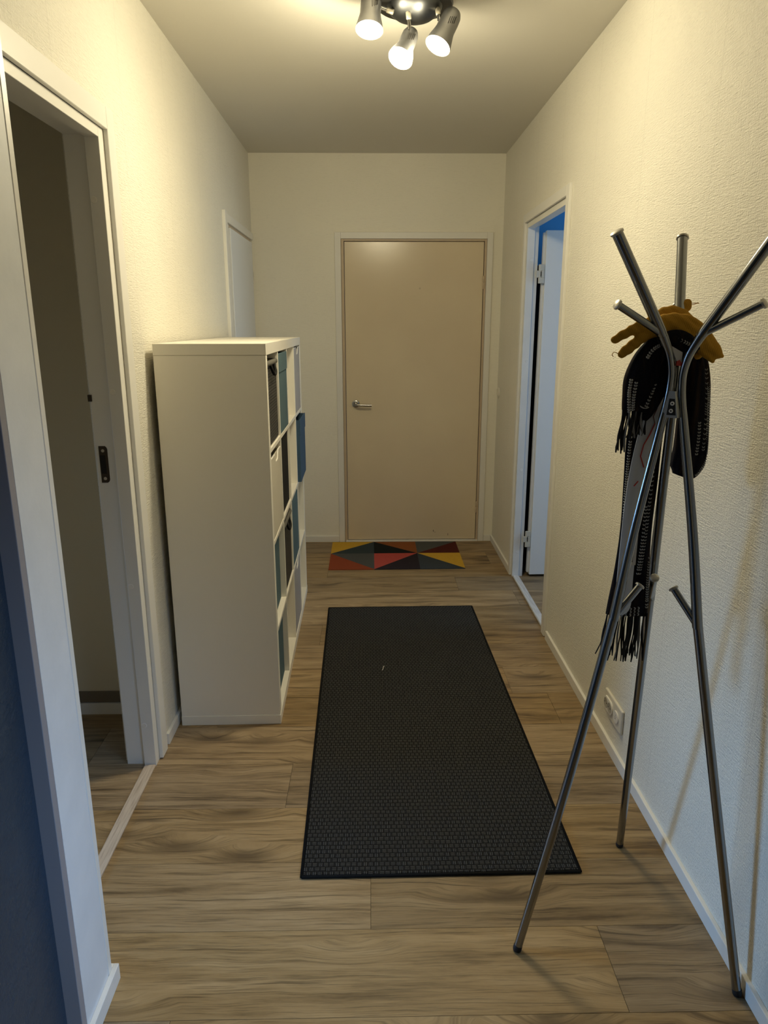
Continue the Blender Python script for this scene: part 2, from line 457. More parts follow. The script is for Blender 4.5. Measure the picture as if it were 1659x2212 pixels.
# door_3: right doorway, white leaf standing open into the blue room
d3 = struct_empty('door_3', (XR, 3.9, 0))
def jr(bm, a, s):
    y0, y1 = (a, a+.037) if s > 0 else (a-.037, a)
    bbox(bm, XR, XR+.042, y0, y1, 0, Zt+.034, .001)
    y0, y1 = (a+.013, a+.037) if s > 0 else (a-.037, a-.013)
    bbox(bm, XR+.0425, XR+.067, y0, y1, 0, Zt+.021, .001)
bm = bmesh.new(); jr(bm, 4.300, +1); fin(bm, 'jamb', M['panel'], d3)
bm = bmesh.new(); jr(bm, 3.495, -1); fin(bm, 'jamb', M['panel'], d3)
bm = bmesh.new(); bbox(bm, XR, XR+.042, 3.495, 4.300, Zt, Zt+.034, .001); bbox(bm, XR+.0425, XR+.067, 3.482, 4.313, Zt+.010, Zt+.034, .001); fin(bm, 'head_jamb', M['white'], d3)
for a, b in ((3.392, 3.447), (4.330, 4.372)):
    box('casing', XR-.014, XR, a, b, .003, 2.158, M['white'], d3, .0015)
box('casing', XR-.014, XR, 3.4475, 4.3295, 2.113, 2.158, M['white'], d3, .0015)
for z in (1.912, 1.347, .693, .165):
    lathe('screw_cap', [(0, .0012), (.0085, .001), (.0095, 0)], (XR+.028, 4.300, z), (0,-1,0), M['door_white'], d3, 20)
# leaf (hinged on the far jamb, opened a little past square)
bm = bmesh.new(); bbox(bm, .0, .835, -.040, 0, .018, 2.070, .002); bbox(bm, -.013, -.0002, -.026, 0, .030, 2.060, .001)
leaf = fin(bm, 'door_leaf', [M['door_white']], None)
leaf.rotation_euler = (0, 0, math.radians(1.5)); leaf.location = (.998, 4.330, 0)
bpy.context.view_layer.update()
mw = leaf.matrix_world.copy(); leaf.parent = d3; leaf.matrix_parent_inverse = Matrix.Translation(d3.location).inverted()
for z in (1.835, .255):
    bm = bmesh.new()
    bbox(bm, .961, .994, 4.281, 4.2885, z+.018, z+.052, .002); bbox(bm, .946, .973, 4.281, 4.2885, z-.020, z+.018, .002)
    bbox(bm, .961, .994, 4.281, 4.2885, z-.052, z-.020, .002); bbox(bm, .978, .994, 4.281, 4.2885, z-.020, z+.018, .001)
    add_lathe(bm, [(0,.053),(.0055,.051),(.0055,-.051),(0,-.053)], (.970, 4.286, z), (0,0,1), 12)
    hg = fin(bm, 'hinge', M['hinge'], d3)
    box('hinge_slot', .973, .9775, 4.2800, 4.2812, z-.013, z+.013, M['hole'], hg)
thr2 = box('threshold_strip', XR+.002, XR+.042, 3.4965, 4.2985, .0, .012, M['greystrip'], None, .003); tag(thr2, 'light grey threshold strip across the right doorway to the blue room', 'threshold')

# door_4: closed white door on the left wall beside the end wall
d4 = struct_empty('door_4', (XL, 4.6, 0))
box('casing', XL, XL+.018, 4.108, 4.163, 0, 2.150, M['white'], d4, .0015)
box('casing', XL, XL+.014, 4.1635, 5.060, 2.097, 2.142, M['white'], d4, .0015)
box('jamb', XL-.055, XL+.004, 4.2155, 4.262, 0, 2.096, M['white'], d4, .001)
box('jamb', XL-.055, XL+.002, 5.030, 5.0495, 0, 2.096, M['white'], d4, .001)
l4 = box('door_leaf', XL-.050, XL+.010, 4.285, 5.028, .012, 2.080, M['door_white'], d4, .002)
box('head_jamb', XL-.055, XL+.002, 4.2625, 5.0298, 2.083, 2.0965, M['frame_beige'], d4)
for z in (1.86,):
    o = lathe('hinge', [(0,.040),(.005,.038),(.006,.003),(.0045,0),(.006,-.003),(.005,-.038),(0,-.040)], (XL+.010, 5.030, z), (0,0,1), M['hinge'], d4, 12)

# switch on the right wall by the corner
sw = thing('light_switch', 'small rounded cream switch on the right wall beside the front door', 'switch', (XR, 5.030, 1.095))
bm = bmesh.new(); add_lathe(bm, [(0,.010),(.030,.009),(.037,.005),(.039,0)], (XR, 5.030, 1.095), (-1,0,0), 28); o = fin(bm, 'plate', M['plastic'], sw, True); sharp(o)
box('rocker', XR-.015, XR-.0095, 5.018, 5.040, 1.085, 1.122, M['plastic'], sw, .002)

# triple outlet on the right wall
oz, oy = .178, 2.352
so = thing('wall_socket', 'cream horizontal plate with double socket and round data socket low on right wall', 'socket', (XR, oy, oz))
bm = bmesh.new(); bbox(bm, XR-.0105, XR, oy-.0925, oy+.0925, oz-.047, oz+.047, .005, 3); fin(bm, 'plate', M['plastic'], so, False)
def stadium(cy, cz, r, half, n=14):
    P = []
    for k in range(n+1): a = -PI/2 + PI*k/n; P.append((cy+half+r*math.cos(a), cz+r*math.sin(a)))
    for k in range(n+1): a = PI/2 + PI*k/n; P.append((cy-half+r*math.cos(a), cz+r*math.sin(a)))
    return P
bm = bmesh.new(); prism(bm, stadium(oy+.040, oz, .0265, .0205), 'x', XR-.0150, XR-.0100); prism(bm, stadium(oy+.040, oz, .0245, .0205), 'x', XR-.0156, XR-.0150)
ds = fin(bm, 'double_socket', M['shelf_edge'], so)
for cy in (oy+.0605, oy+.0195):
    lathe('socket_well', [(0,.0008),(.0185,.0008),(.0195,.0012),(.0205,0)], (XR-.0154, cy, oz), (-1,0,0), mat('socket_well', (.42,.39,.32), .5) if cy > oy+.05 else bpy.data.materials['socket_well'], ds, 24)
    for dy in (-.0095, .0095):
        lathe('socket_hole', [(0,.0006),(.0026,.0005),(.0026,0)], (XR-.0162, cy+dy, oz+.001), (-1,0,0), M['hole'], ds, 10)
bm = bmesh.new(); prism(bm, stadium(oy-.043, oz-.001, .0215, .004), 'x', XR-.0145, XR-.0100); rs = fin(bm, 'round_socket', M['shelf_edge'], so)
for dy, dz in ((-.002,.008),(-.006,.002),(.002,.001),(-.003,-.006),(.003,-.007)):
    box('data_hole', XR-.0149, XR-.0144, oy-.043+dy-.0014, oy-.043+dy+.0014, oz+dz-.0012, oz+dz+.0012, M['hole'], rs)

# black cabinet glimpsed behind the open white door
cb = thing('tall_cabinet', 'tall black cabinet glimpsed in the gap beside the open white door', 'cabinet', (1.35, 4.66, 0))
box('body', .975, 1.60, 4.53, 4.90, .04, 1.90, M['blackcab'], cb, .002)
box('door', .978, 1.286, 4.512, 4.5298, .045, 1.895, M['blackcab'], cb, .002)
box('door', 1.290, 1.597, 4.512, 4.5298, .045, 1.895, M['blackcab'], cb, .002)
box('plinth', .99, 1.58, 4.55, 4.89, 0, .0398, M['blackcab'], cb)

# ================================================================== SHELF UNIT (4 x 4)
SY, SD, SW, SH = 2.585, .393, 1.49, 1.49
t, gq = .040, .0162; c = (SW-2*t-3*gq)/4
# local frame: front plane at lx=0, depth towards -x, length along +y
shelf = thing('shelf_unit', 'white sixteen-cube shelf unit standing against the left wall', 'shelf', (-.369, SY, 0))
shelf.rotation_euler = (0, 0, math.radians(.8))
bpy.context.view_layer.update()
def cell(col, row):   # row 0 = top
    y0 = t + col*(c+gq); z0 = t + (3-row)*(c+gq)
    return y0, y0+c, z0, z0+c
def lpart(o, par=shelf):
    o.parent = par; o.matrix_parent_inverse = Matrix.Identity(4); return o
lpart(box('top_board', -SD, 0, 0, SW, SH-t, SH, M['shelf'], None, .001))
lpart(box('base_board', -SD-.001, .001, -.002, SW, 0, t, M['shelf'], None, .001))
lpart(box('side_panel', -SD, -.0005, .001, t, t+.0004, SH-t-.0008, M['shelf'], None, .0006))
lpart(box('side_panel', -SD, -.0005, SW-t, SW-.001, t+.0004, SH-t-.0008, M['shelf'], None, .0006))
for k in range(1, 4):
    z = t + k*c + (k-1)*gq
    lpart(box('shelf_board', -SD, -.001, t+.0002, SW-t-.0002, z, z+gq, M['shelf'], None, .0005))
for r in range(4):
    y0, y1, z0, z1 = cell(0, r)
    for k in range(1, 4):
        y = t + k*c + (k-1)*gq
        lpart(box('divider', -SD, -.001, y, y+gq, z0+.0003, z1-.0003, M['shelf'], None, .0005))
lpart(box('edge_band', -.0005, .0006, 0, SW, SH-t, SH, M['shelf_edge'], None))
Ms = shelf.matrix_basis.copy()
def sthing(name, label, cat, col, row, group=None, base=(0,0)):
    y0, y1, z0, z1 = cell(col, row)
    o = thing(name, label, cat, (0,0,0), group)
    o.matrix_basis = Ms @ Matrix.Translation((-.18, (y0+y1)/2, z0))
    return o, Matrix.Translation((.18, -(y0+y1)/2, -z0))
def sp_(o, par, mt):
    o.parent = par; o.matrix_parent_inverse = mt; return o
def fabric(name, c0, c1, scale=260):
    m = mat(name, c0, .85, spec=.2); g = G(m); v = g.obj()
    n = g.noise(v, scale, 2); n2 = g.noise(v, 6, 3)
    g.color(g.mix(n2, c0, c1)); g.bump(g.math('ADD', n, g.math('MULTIPLY', n2, 2)), .3, .002); return m
M['teal'] = fabric('teal_blue_fabric', (.082,.135,.160), (.100,.160,.185))
M['blue'] = fabric('deep_blue_fabric', (.046,.090,.150), (.058,.105,.170))
M['blackfab'] = fabric('black_fabric', (.010,.010,.010), (.014,.014,.014))
M['greybox'] = fabric('grey_board', (.40,.375,.36), (.43,.40,.385), 60)
M['creambox'] = fabric('cream_board', (.56,.52,.43), (.60,.555,.46), 60)
def wicker():
    m = mat('dark_wicker', (.03,.028,.022), .6); g = G(m); o = g.obj()
    s = g.sep(o); v = g.node('ShaderNodeCombineXYZ', {0: g.math('ADD', s[1], s[0]), 1: s[2], 2: 0.0}).outputs[0]
    b = g.node('ShaderNodeTexBrick', {'Vector': v, 'Scale': 1.0, 'Mortar Size': .0022, 'Mortar Smooth': .8, 'Brick Width': .022, 'Row Height': .011, 'Color1': (.050,.046,.037,1), 'Color2': (.030,.028,.023,1), 'Mortar': (.004,.004,.003,1)}, offset=.5)
    g.color(b.outputs['Color']); g.bump(g.math('SUBTRACT', 1.0, b.outputs['Fac']), 1.0, .006); return m
M['wicker'] = wicker(); M['wickrim'] = mat('wicker_rim', (.11,.105,.09), .6)

def hollow(bm, x0, x1, y0, y1, z0, z1, w=.004, taper=0.0):
    bbox(bm, x0, x1, y0, y1, z0, z0+w)
    bbox(bm, x1-w, x1, y0, y1, z0+w, z1, .001); bbox(bm, x0, x0+w, y0, y1, z0+w, z1)
    bbox(bm, x0+w, x1-w, y0, y0+w, z0+w, z1); bbox(bm, x0+w, x1-w, y1-w, y1, z0+w, z1)

def fabric_box(col, row, m, label, front=-.003, top=.02, flap=True, group='fabric boxes in the shelf'):
    y0, y1, z0, z1 = cell(col, row); e, mt = sthing('fabric_box', label, 'storage box', col, row, group)
    bm = bmesh.new(); hollow(bm, -SD+.02, front, y0+.005, y1-.005, z0+.001, z1-top, .005)
    sp_(fin(bm, 'body', m), e, mt)
    if flap:
        bm = bmesh.new(); bbox(bm, front-.001, front+.003, y0+.005, y1-.005, z1-top-.075, z1-top+.002, .0012)
        sp_(fin(bm, 'folded_rim', m), e, mt)
def notch_box(col, row, m, label, front=-.003, top=.012, group='board boxes in the shelf'):
    y0, y1, z0, z1 = cell(col, row); e, mt = sthing('storage_box', label, 'storage box', col, row, group)
    a, b, zt = y0+.004, y1-.004, z1-top; mid = (a+b)/2+.03
    # front panel with a wavy finger notch in its upper edge
    top_edge = []
    for k in range(0, 41):
        u = a + (b-a)*k/40; d = abs(u-mid)
        dip = .034*(0.5+0.5*math.cos(PI*min(1, max(0, (d-.030)/.032)))) if d < .062 else 0
        top_edge.append((u, zt-dip))
    bm = bmesh.new(); prism(bm, [(a, z0+.001)] + [(b, z0+.001)] + top_edge[::-1], 'x', front-.006, front)
    sp_(fin(bm, 'front_panel', m), e, mt)
    bm = bmesh.new(); hollow(bm, -SD+.02, front-.0062, a, b, z0+.001, zt-.004, .005)
    sp_(fin(bm, 'body', m), e, mt)
    bm = bmesh.new(); add_tube(bm, [(front-.003, u, z+.0005) for u, z in top_edge], .0032, 8); sp_(fin(bm, 'edge_lip', M['shelf_edge'], None, True), e, mt)
def basket(col, row, label, front=-.008):
    y0, y1, z0, z1 = cell(col, row); e, mt = sthing('wicker_basket', label, 'basket', col, row, 'dark woven baskets in the shelf')
    a, b, zt = y0+.008, y1-.008, z1-.035
    bm = bmesh.new(); n = 26; rows = 44
    # woven front/side walls with real relief
    ring = []
    x0, x1 = -SD+.03, front
    for j in range(rows+1):
        z = z0+.004+(zt-z0-.004)*j/rows; R = []
        for (p, q, cnt) in (((x0,a),(x1,a),n), ((x1,a),(x1,b),n), ((x1,b),(x0,b),n), ((x0,b),(x0,a),n)):
            for k in range(cnt):
                u = k/cnt; x = p[0]+(q[0]-p[0])*u; y = p[1]+(q[1]-p[1])*u
                nx, ny = (q[1]-p[1]), -(q[0]-p[0]); L = math.hypot(nx, ny); nx /= L; ny /= L
                w = .0028*math.sin(2*PI*u*cnt/2)*(1 if (j//2) % 2 else -1)
                if k == 0: w = 0
                R.append(bm.verts.new((x+nx*w, y+ny*w, z)))
        ring.append(R)
    for r0, r1 in zip(ring, ring[1:]):
        for k in range(len(r0)): bm.faces.new((r0[k], r0[(k+1)%len(r0)], r1[(k+1)%len(r0)], r1[k]))
    bm.faces.new(ring[0][::-1])
    cxm, cym = (x0+x1)/2, (a+b)/2
    def inn(v, z): return bm.verts.new((cxm+(v.co.x-cxm)*.95, cym+(v.co.y-cym)*.95, z))
    it = [inn(v, zt) for v in ring[-1]]; ib = [inn(v, z0+.012) for v in ring[-1]]
    for k in range(len(it)):
        k2 = (k+1) % len(it); bm.faces.new((ring[-1][k], ring[-1][k2], it[k2], it[k])); bm.faces.new((it[k], it[k2], ib[k2], ib[k]))
    bm.faces.new(ib)
    sp_(fin(bm, 'body', M['wicker'], None, False), e, mt)
    loop = [(x0,a,zt),(x1-.02,a,zt),(x1-.004,a+.004,zt),(x1,a+.02,zt),(x1,b-.02,zt),(x1-.004,b-.004,zt),(x1-.02,b,zt),(x0,b,zt)]
    bm = bmesh.new(); add_tube(bm, loop, .010, 10); o = fin(bm, 'rim', M['wickrim'], None, True); sp_(o, e, mt)
    mid = (a+b)/2
    bm = bmesh.new(); add_tube(bm, spline([(x1+.004,mid-.05,zt-.008),(x1+.012,mid-.04,zt-.035),(x1+.014,mid,zt-.045),(x1+.012,mid+.04,zt-.035),(x1+.004,mid+.05,zt-.008)], 5), .006, 8)
    sp_(fin(bm, 'handle', M['blackfab'], None, True), e, mt)

basket(0, 0, 'dark woven basket with a grey rim in the nearest cube of the top row')
fabric_box(1, 0, M['teal'], 'teal blue fabric box in the top row, beside the woven basket', top=.012)
notch_box(3, 0, M['greybox'], 'grey board box with a finger notch in the far cube of the top row')
notch_box(0, 1, M['creambox'], 'cream board box with a finger notch below the top woven basket', top=.030)
fabric_box(1, 1, M['blackfab'], 'black fabric box in the second row, beside the cream board box', front=-.010, top=.006, flap=False)
fabric_box(3, 1, M['blue'], 'deep blue fabric box sticking out of the far cube of the second row', front=.017, top=.016)
fabric_box(0, 2, M['teal'], 'teal box pushed back in the nearest cube of the third row', front=-.024, top=.01, flap=False)
basket(1, 2, 'dark woven basket in the third row, between two blue boxes', front=-.008)
fabric_box(2, 2, M['teal'], 'teal fabric box in the third row, beyond the lower woven basket', front=-.004, top=.015, flap=False)
fabric_box(0, 3, M['teal'], 'teal box pushed back in the nearest cube of the bottom row', front=-.022, top=.01, flap=False)
notch_box(2, 3, M['greybox'], 'grey board box with a finger notch in the bottom row')

# ================================================================== RUGS
def runner_mat():
    m = mat('charcoal_woven', (.02,.02,.02), .8, spec=.25); g = G(m); o = g.obj(); s = g.sep(o)
    v = g.node('ShaderNodeCombineXYZ', {0: s[0], 1: s[1], 2: 0.0}).outputs[0]
    b = g.node('ShaderNodeTexBrick', {'Vector': v, 'Scale': 1.0, 'Mortar Size': .0024, 'Mortar Smooth': .7, 'Brick Width': .0165, 'Row Height': .0180, 'Color1': (1,1,1,1), 'Color2': (.45,.45,.45,1), 'Mortar': (0,0,0,1)}, offset=.5, offset_frequency=2)
    st = g.math('SINE', g.math('MULTIPLY', s[0], 2*PI/.0055)); st2 = g.math('SINE', g.math('MULTIPLY', s[1], 2*PI/.0060))
    sel = b.outputs['Color']
    fac = g.math('GREATER_THAN', g.node('ShaderNodeRGBToBW', {'Color': sel}).outputs[0], .72)
    str_ = g.math('ADD', g.math('MULTIPLY', st, fac), g.math('MULTIPLY', st2, g.math('SUBTRACT', 1.0, fac)))
    n = g.noise(o, 330, 2)
    f = g.math('MULTIPLY', g.math('MULTIPLY', g.math('SUBTRACT', 1.0, b.outputs['Fac']), g.math('ADD', .55, g.math('MULTIPLY', str_, .45))), g.math('ADD', .35, g.math('MULTIPLY', n, 1.1)))
    g.color(g.ramp(f, [(0.0, (.002,.002,.0025)), (.35, (.009,.009,.0095)), (.8, (.088,.088,.085))]))
    g.bump(f, .9, .003); return m
M['runner'] = runner_mat(); M['hem'] = mat('black_hem', (.010,.010,.010), .95, spec=.1)
run = thing('runner_rug', 'charcoal woven runner rug lying along the hallway floor', 'rug', (.18, 2.77, 0))
bm = bmesh.new()
q = [(-.213, 1.741), (.610, 1.748), (.572, 3.806), (-.247, 3.796)]
def ins(P, d):
    cx = sum(p[0] for p in P)/4; cy = sum(p[1] for p in P)/4
    return [(p[0]+(d if p[0] < cx else -d), p[1]+(d if p[1] < cy else -d)) for p in P]
prism(bm, ins(q, .010), 'z', .0006, .0080); fin(bm, 'woven_field', M['runner'], run)
bm = bmesh.new()
for i in range(4):
    a, b = ins(q, .005)[i], ins(q, .005)[(i+1)%4]
    add_tube(bm, [(a[0], a[1], .0048), (b[0], b[1], .0048)], .0052, 10, True, .8, Vector((0,0,1)))
fin(bm, 'hem', M['hem'], run, True)

def wool(name, c):
    m = mat(name, c, .95, spec=.1); g = G(m); n = g.noise(g.obj(), 420, 2, .7)
    g.color(g.mix(g.ramp(n, [(.35, 0.0), (.65, 1.0)]), tuple(v*.72 for v in c), tuple(min(1, v*1.25) for v in c))); g.bump(n, .5, .002); return m
mc = {'yel': (.60,.36,.045), 'nav': (.040,.055,.062), 'blk': (.011,.014,.014), 'org': (.26,.085,.026), 'gry': (.085,.087,.085), 'mar': (.085,.018,.014), 'rst': (.27,.060,.024), 'red': (.46,.080,.066), 'plm': (.028,.022,.028), 'slt': (.050,.060,.072)}
keys = list(mc); mats = [wool('mat_'+k, v) for k, v in mc.items()]
A, B, Cc, D = (-.287, 5.066), (.620, 5.064), (.616, 4.462), (-.284, 4.450)
def P2(u, v):
    tx = (A[0]+(B[0]-A[0])*u, A[1]+(B[1]-A[1])*u); bx = (D[0]+(Cc[0]-D[0])*u, D[1]+(Cc[1]-D[1])*u)
    return (tx[0]+(bx[0]-tx[0])*v, tx[1]+(bx[1]-tx[1])*v)
t1, t2, m1 = .335, .67, .45
tri = [('yel',[(0,0),(t1,0),(0,m1)]), ('nav',[(t1,0),(t1,m1),(0,m1)]), ('blk',[(t1,0),(t2,m1),(t1,m1)]), ('org',[(t1,0),(t2,0),(t2,m1)]),
       ('gry',[(t2,0),(1,0),(t2,m1)]), ('mar',[(1,0),(1,m1),(t2,m1)]), ('gry',[(0,m1),(t1,m1),(t1,1)]), ('rst',[(0,m1),(t1,1),(0,1)]),
       ('red',[(t1,m1),(t2,m1),(t1,1)]), ('plm',[(t2,m1),(t2,1),(t1,1)]), ('yel',[(t2,m1),(1,m1),(1,1)]), ('slt',[(t2,m1),(1,1),(t2,1)])]
bm = bmesh.new()
for k, P in tri: prism(bm, [P2(*p) for p in P], 'z', .0004, .0052, keys.index(k))
o = fin(bm, 'door_mat', mats); tag(o, 'door mat with a pattern of mustard, rust, red and grey triangles at the front door', 'door mat')

# crumb of lint on the runner and the floor
def lint(name, pts, r, label):
    o = tube(name, pts, r, M['shelf_edge'], None, 6); tag(o, label, 'lint')
lint('lint_thread', spline([(.045,3.02,.0095),(.050,3.035,.0095),(.051,3.052,.0095),(.056,3.062,.0095)], 4), .0012, 'tiny pale thread lying on the middle of the dark runner')

# ================================================================== CEILING LAMP
lamp = thing('ceiling_lamp', 'brushed steel ceiling lamp with three lit spotlights', 'lamp', (.157, 2.80, H))
cx, cy = .157, 2.80
lathe('ceiling_plate', [(0,-.0005),(.125,-.0005),(.131,-.010),(.132,-.026),(.128,-.031),(.118,-.032),(.095,-.033)], (cx, cy, H), (0,0,1), M['domemetal'], lamp, 64)
lathe('dome', [(.096,-.032),(.092,-.040),(.082,-.052),(.062,-.066),(.035,-.076),(.012,-.080),(0,-.081)], (cx, cy, H), (0,0,1), M['domemetal'], lamp, 64)
def head(top, lens, root, tip, rb=.033, rl=.050):
    top, lens, root = Vector(top), Vector(lens), Vector(root)
    d = (lens-top); L = d.length; d.normalize()
    prof = [(0,-.014),(rb*.45,-.012),(rb*.80,-.004),(rb*.97,.010),(rb,.03),(rb,L*.52),(rb*1.06,L*.62),(rl*.93,L*.86),(rl,L),(rl*.95,L-.001),(rl*.86,L-.014),(0,L-.016)]
    h = lathe('spot_head', prof, top, d, M['lampmetal'], lamp, 40)
    # vent slots
    side = Vector((.35,-.9,.15)); side = (side - d*side.dot(d)).normalized(); tn = d.cross(side)
    for k in range(4):
        cpt = top + d*(L*.30) + side*(rb+.0002) + tn*(.006*(k-1.5)) + d*(.004*k)
        tube('vent_slot', [cpt - d*.012, cpt + d*.012 - tn*.002], .0011, M['hole'], h, 6)
    # bulb
    bp = [(0,rl*.40),(rl*.45,rl*.35),(rl*.72,rl*.2),(rl*.86,.0),(rl*.86,-.008),(0,-.010)]
    b = lathe('bulb', bp, lens - d*.002, d, M['bulb'], h, 32)
    # arm joint
    tip = Vector(tip)
    tube('joint_arm', [root, tip], .0062, M['chrome'], lamp, 14)
    lathe('joint_collar', [(0,-.002),(.0075,-.002),(.0088,0),(.0088,.020),(.0075,.022),(0,.022)], root, (tip-root), M['lampcollar'], lamp, 18)
    li = bpy.data.lights.new('spot_light', 'POINT'); li.shadow_soft_size = .040; li.energy = LAMP; li.color = (1.0, .875, .585)
    lo = bpy.data.objects.new('spot_light', li); COL.objects.link(lo); lo.location = lens + d*.066
    l3 = bpy.data.lights.new('bulb_beam', 'AREA'); l3.shape = 'DISK'; l3.size = .08; l3.energy = BEAM; l3.color = (1.0, .875, .585); l3.spread = math.radians(178)
    o3 = bpy.data.objects.new('bulb_beam', l3); COL.objects.link(o3); o3.location = lens + d*.026; o3.rotation_euler = d.to_track_quat('-Z', 'Y').to_euler()
    lo.rotation_euler = d.to_track_quat('-Z', 'Y').to_euler()
LAMP, BEAM = 8.2, 2.9
head((.010, 2.775, 2.640-.018), (.002, 2.740, 2.512), (.082, 2.765, 2.575), (.040, 2.770, 2.590), .035, .047)
head((.146, 2.795, 2.522), (.107, 2.740, 2.428), (.133, 2.752, 2.571), (.139, 2.760, 2.522), .029, .043)
head((.286, 2.775, 2.575), (.233, 2.740, 2.466), (.233, 2.765, 2.585), (.238, 2.755, 2.548), .033, .045)

# ================================================================== COAT STAND
CX, CY = .663, 1.566
stand = thing('coat_stand', 'steel tripod coat stand holding gloves and a scarf, in front of the right wall', 'coat stand', (CX, CY, 0))
feet = [(.366, 1.489), (.757, 1.862), (.869, 1.353)]
def R3(d, r, z): return (CX + d[0]*r, CY + d[1]*r, z)
for i, f in enumerate(feet):
    d = Vector((f[0]-CX, f[1]-CY)); R0 = d.length; d.normalize()
    prof = [(R0-.003, .012, .0108), (.190, .49, .0108), (.107, .885, .0108), (.1045, .895, .0114), (.072, 1.10, .0108), (.0285, 1.33, .0095), (.0190, 1.38, .0088), (.0140, 1.42, .0084), (.0145, 1.455, .0084), (.0240, 1.492, .0090), (.0430, 1.528, .0105)]
    P = spline(prof, 6)
    leg = tube('leg', [R3(d, r, z) for r, z, w in P], [w for *_, w in P], M['metal'], stand, 20)
    a0, a1 = Vector(R3(d, .040, 1.523)), Vector(R3(d, .1735, 1.731))
    if i == 1: a1 = Vector(R3(d, .178, 1.745))
    arm = tube('hook_arm', [a0, a0.lerp(a1, .08), a1], [.0095, .0114, .0114], M['metal'], stand, 22)
    ax = (a1-a0).normalized()
    lathe('end_cap', [(0,.003),(.011,.0028),(.0138,.001),(.0138,-.003),(.0105,-.0035)], a1, ax, M['cap'], arm, 24)
    b0, b1 = Vector(R3(d, .050, 1.5345)), Vector(R3(d, .160, 1.592))
    br = tube('hook_branch', [b0, b1], .0078, M['metal'], stand, 16)
    lathe('end_cap', [(0,.003),(.0085,.0028),(.0108,.001),(.0108,-.003),(.0075,-.0035)], b1, (b1-b0), M['cap'], br, 20)
    c0, c1 = Vector(R3(d, .104, .893)), Vector(R3(d, .042, .966))
    pg = tube('lower_peg', [c0, c1], .0082, M['metal'], stand, 16)
    lathe('end_cap', [(0,.003),(.0090,.0028),(.0112,.001),(.0112,-.003),(.008,-.0035)], c1, (c1-c0), M['cap'], pg, 20)
    lathe('foot', [(0,0),(.0095,0),(.0112,.004),(.0112,.016),(.0108,.017)], (f[0], f[1], 0), (Vector(R3(d, .19, .49))-Vector((f[0], f[1], 0))).normalized(), M['rubber'], stand, 20)
# bracket: folded plate with a ridge facing the room, one wing to each front leg
def plate(bm, P, n, t=.0018):
    n = Vector(n).normalized(); vs = [bm.verts.new(Vector(p) + n*k) for k in (0, -t) for p in P]
    for qd in ((0,1,2,3),(7,6,5,4),(0,4,5,1),(1,5,6,2),(2,6,7,3),(3,7,4,0)): bm.faces.new([vs[q_] for q_ in qd])
TL, TM, TR = (.6430,1.549,1.413), (.6525,1.541,1.413), (.6590,1.5475,1.413)
BL, BM, BR = (.6345,1.555,1.356), (.6605,1.535,1.356), (.6725,1.5465,1.356)
nl = (Vector(TM)-Vector(TL)).cross(Vector(BL)-Vector(TL)); nl = -nl if nl.y > 0 else nl; nl.normalize()
nr = (Vector(TR)-Vector(TM)).cross(Vector(BM)-Vector(TM)); nr = -nr if nr.y > 0 else nr; nr.normalize()
bm = bmesh.new(); plate(bm, (TL, TM, BM, BL), nl); plate(bm, (TM, TR, BR, BM), nr)
bk = fin(bm, 'bracket', M['bracket'], stand)
def onl(u, v, k=0.0):   # point on the left wing
    a = Vector(TL).lerp(Vector(TM), u); b = Vector(BL).lerp(Vector(BM), u); return a.lerp(b, v) + nl*k
bm = bmesh.new(); plate(bm, (onl(.30,.28,.0006), onl(.92,.28,.0006), onl(.90,.90,.0006), onl(.28,.90,.0006)), nl, .0008)
fin(bm, 'bracket_slot', M['hole'], bk)
for u, v in ((.66,.46), (.58,.74)):
    lathe('screw', [(.0018,.0004),(.0020,.0018),(.0042,.0018),(.0046,.0002)], onl(u, v, .0005), nl, M['shelf_edge'], bk, 20)

# ------------------------------------------------------------------ SCARF
M['scarf'] = mat('black_knit', (.010,.010,.014), .9, spec=.15); g = G(M['scarf'])
vv = g.obj(); nn = g.noise(g.map(vv, (1,1,1)), 380, 2); band = g.noise(g.map(vv, (70,70,6)), 1.2, 2)
g.color(g.mix(g.ramp(band, [(.5, 0.0), (.68, 1.0)]), (.007,.007,.011), (.028,.017,.012))); g.bump(nn, .6, .002)
M['stitch'] = mat('grey_white_yarn', (.42,.43,.43), .9)
M['tasselblk'] = mat('black_yarn', (.008,.008,.009), .9)
M['tasselgrey'] = mat('grey_yarn', (.22,.23,.24), .9)
scarf = thing('scarf', 'black knitted scarf with white stitching and long fringes draped on the coat stand', 'scarf', (.64, 1.62, 1.45))
def loft(path, name, m, parent, n=44, folds=5, amp=.12, seed=0.0, cap=True):
    """path: (x,y,z,half_width,half_thick); width lies in the xz plane across the path"""
    P = spline(path, 7); bm = bmesh.new(); rings = []
    for i, (x, y, z, hw, ht) in enumerate(P):
        a = Vector(P[max(0, i-1)][:3]); b = Vector(P[min(len(P)-1, i+1)][:3]); d = (b-a).normalized()
        w = d.cross(Vector((0, 1, 0)));
        if w.length < .1: w = Vector((1, 0, 0))
        w.normalize(); e = w.cross(d).normalized()
        R = []
        for k in range(n):
            th = 2*PI*k/n; ct, st = math.cos(th), math.sin(th)
            cx_ = math.copysign(abs(ct)**.8, ct); sy_ = math.copysign(abs(st)**.8, st)
            f = 1 + amp*math.sin(folds*th + seed + i*.10) + amp*.5*math.sin((folds*2+1)*th - seed*2 - i*.07)
            R.append(bm.verts.new(Vector((x, y, z)) + w*cx_*hw*(1+.2*(f-1)) + e*sy_*ht*f))
        rings.append(R)
    for r0, r1 in zip(rings, rings[1:]):
        for k in range(n): bm.faces.new((r0[k], r0[(k+1)%n], r1[(k+1)%n], r1[k]))
    if cap: bm.faces.new(rings[0][::-1]); bm.faces.new(rings[-1])
    return fin(bm, name, m, parent, True)
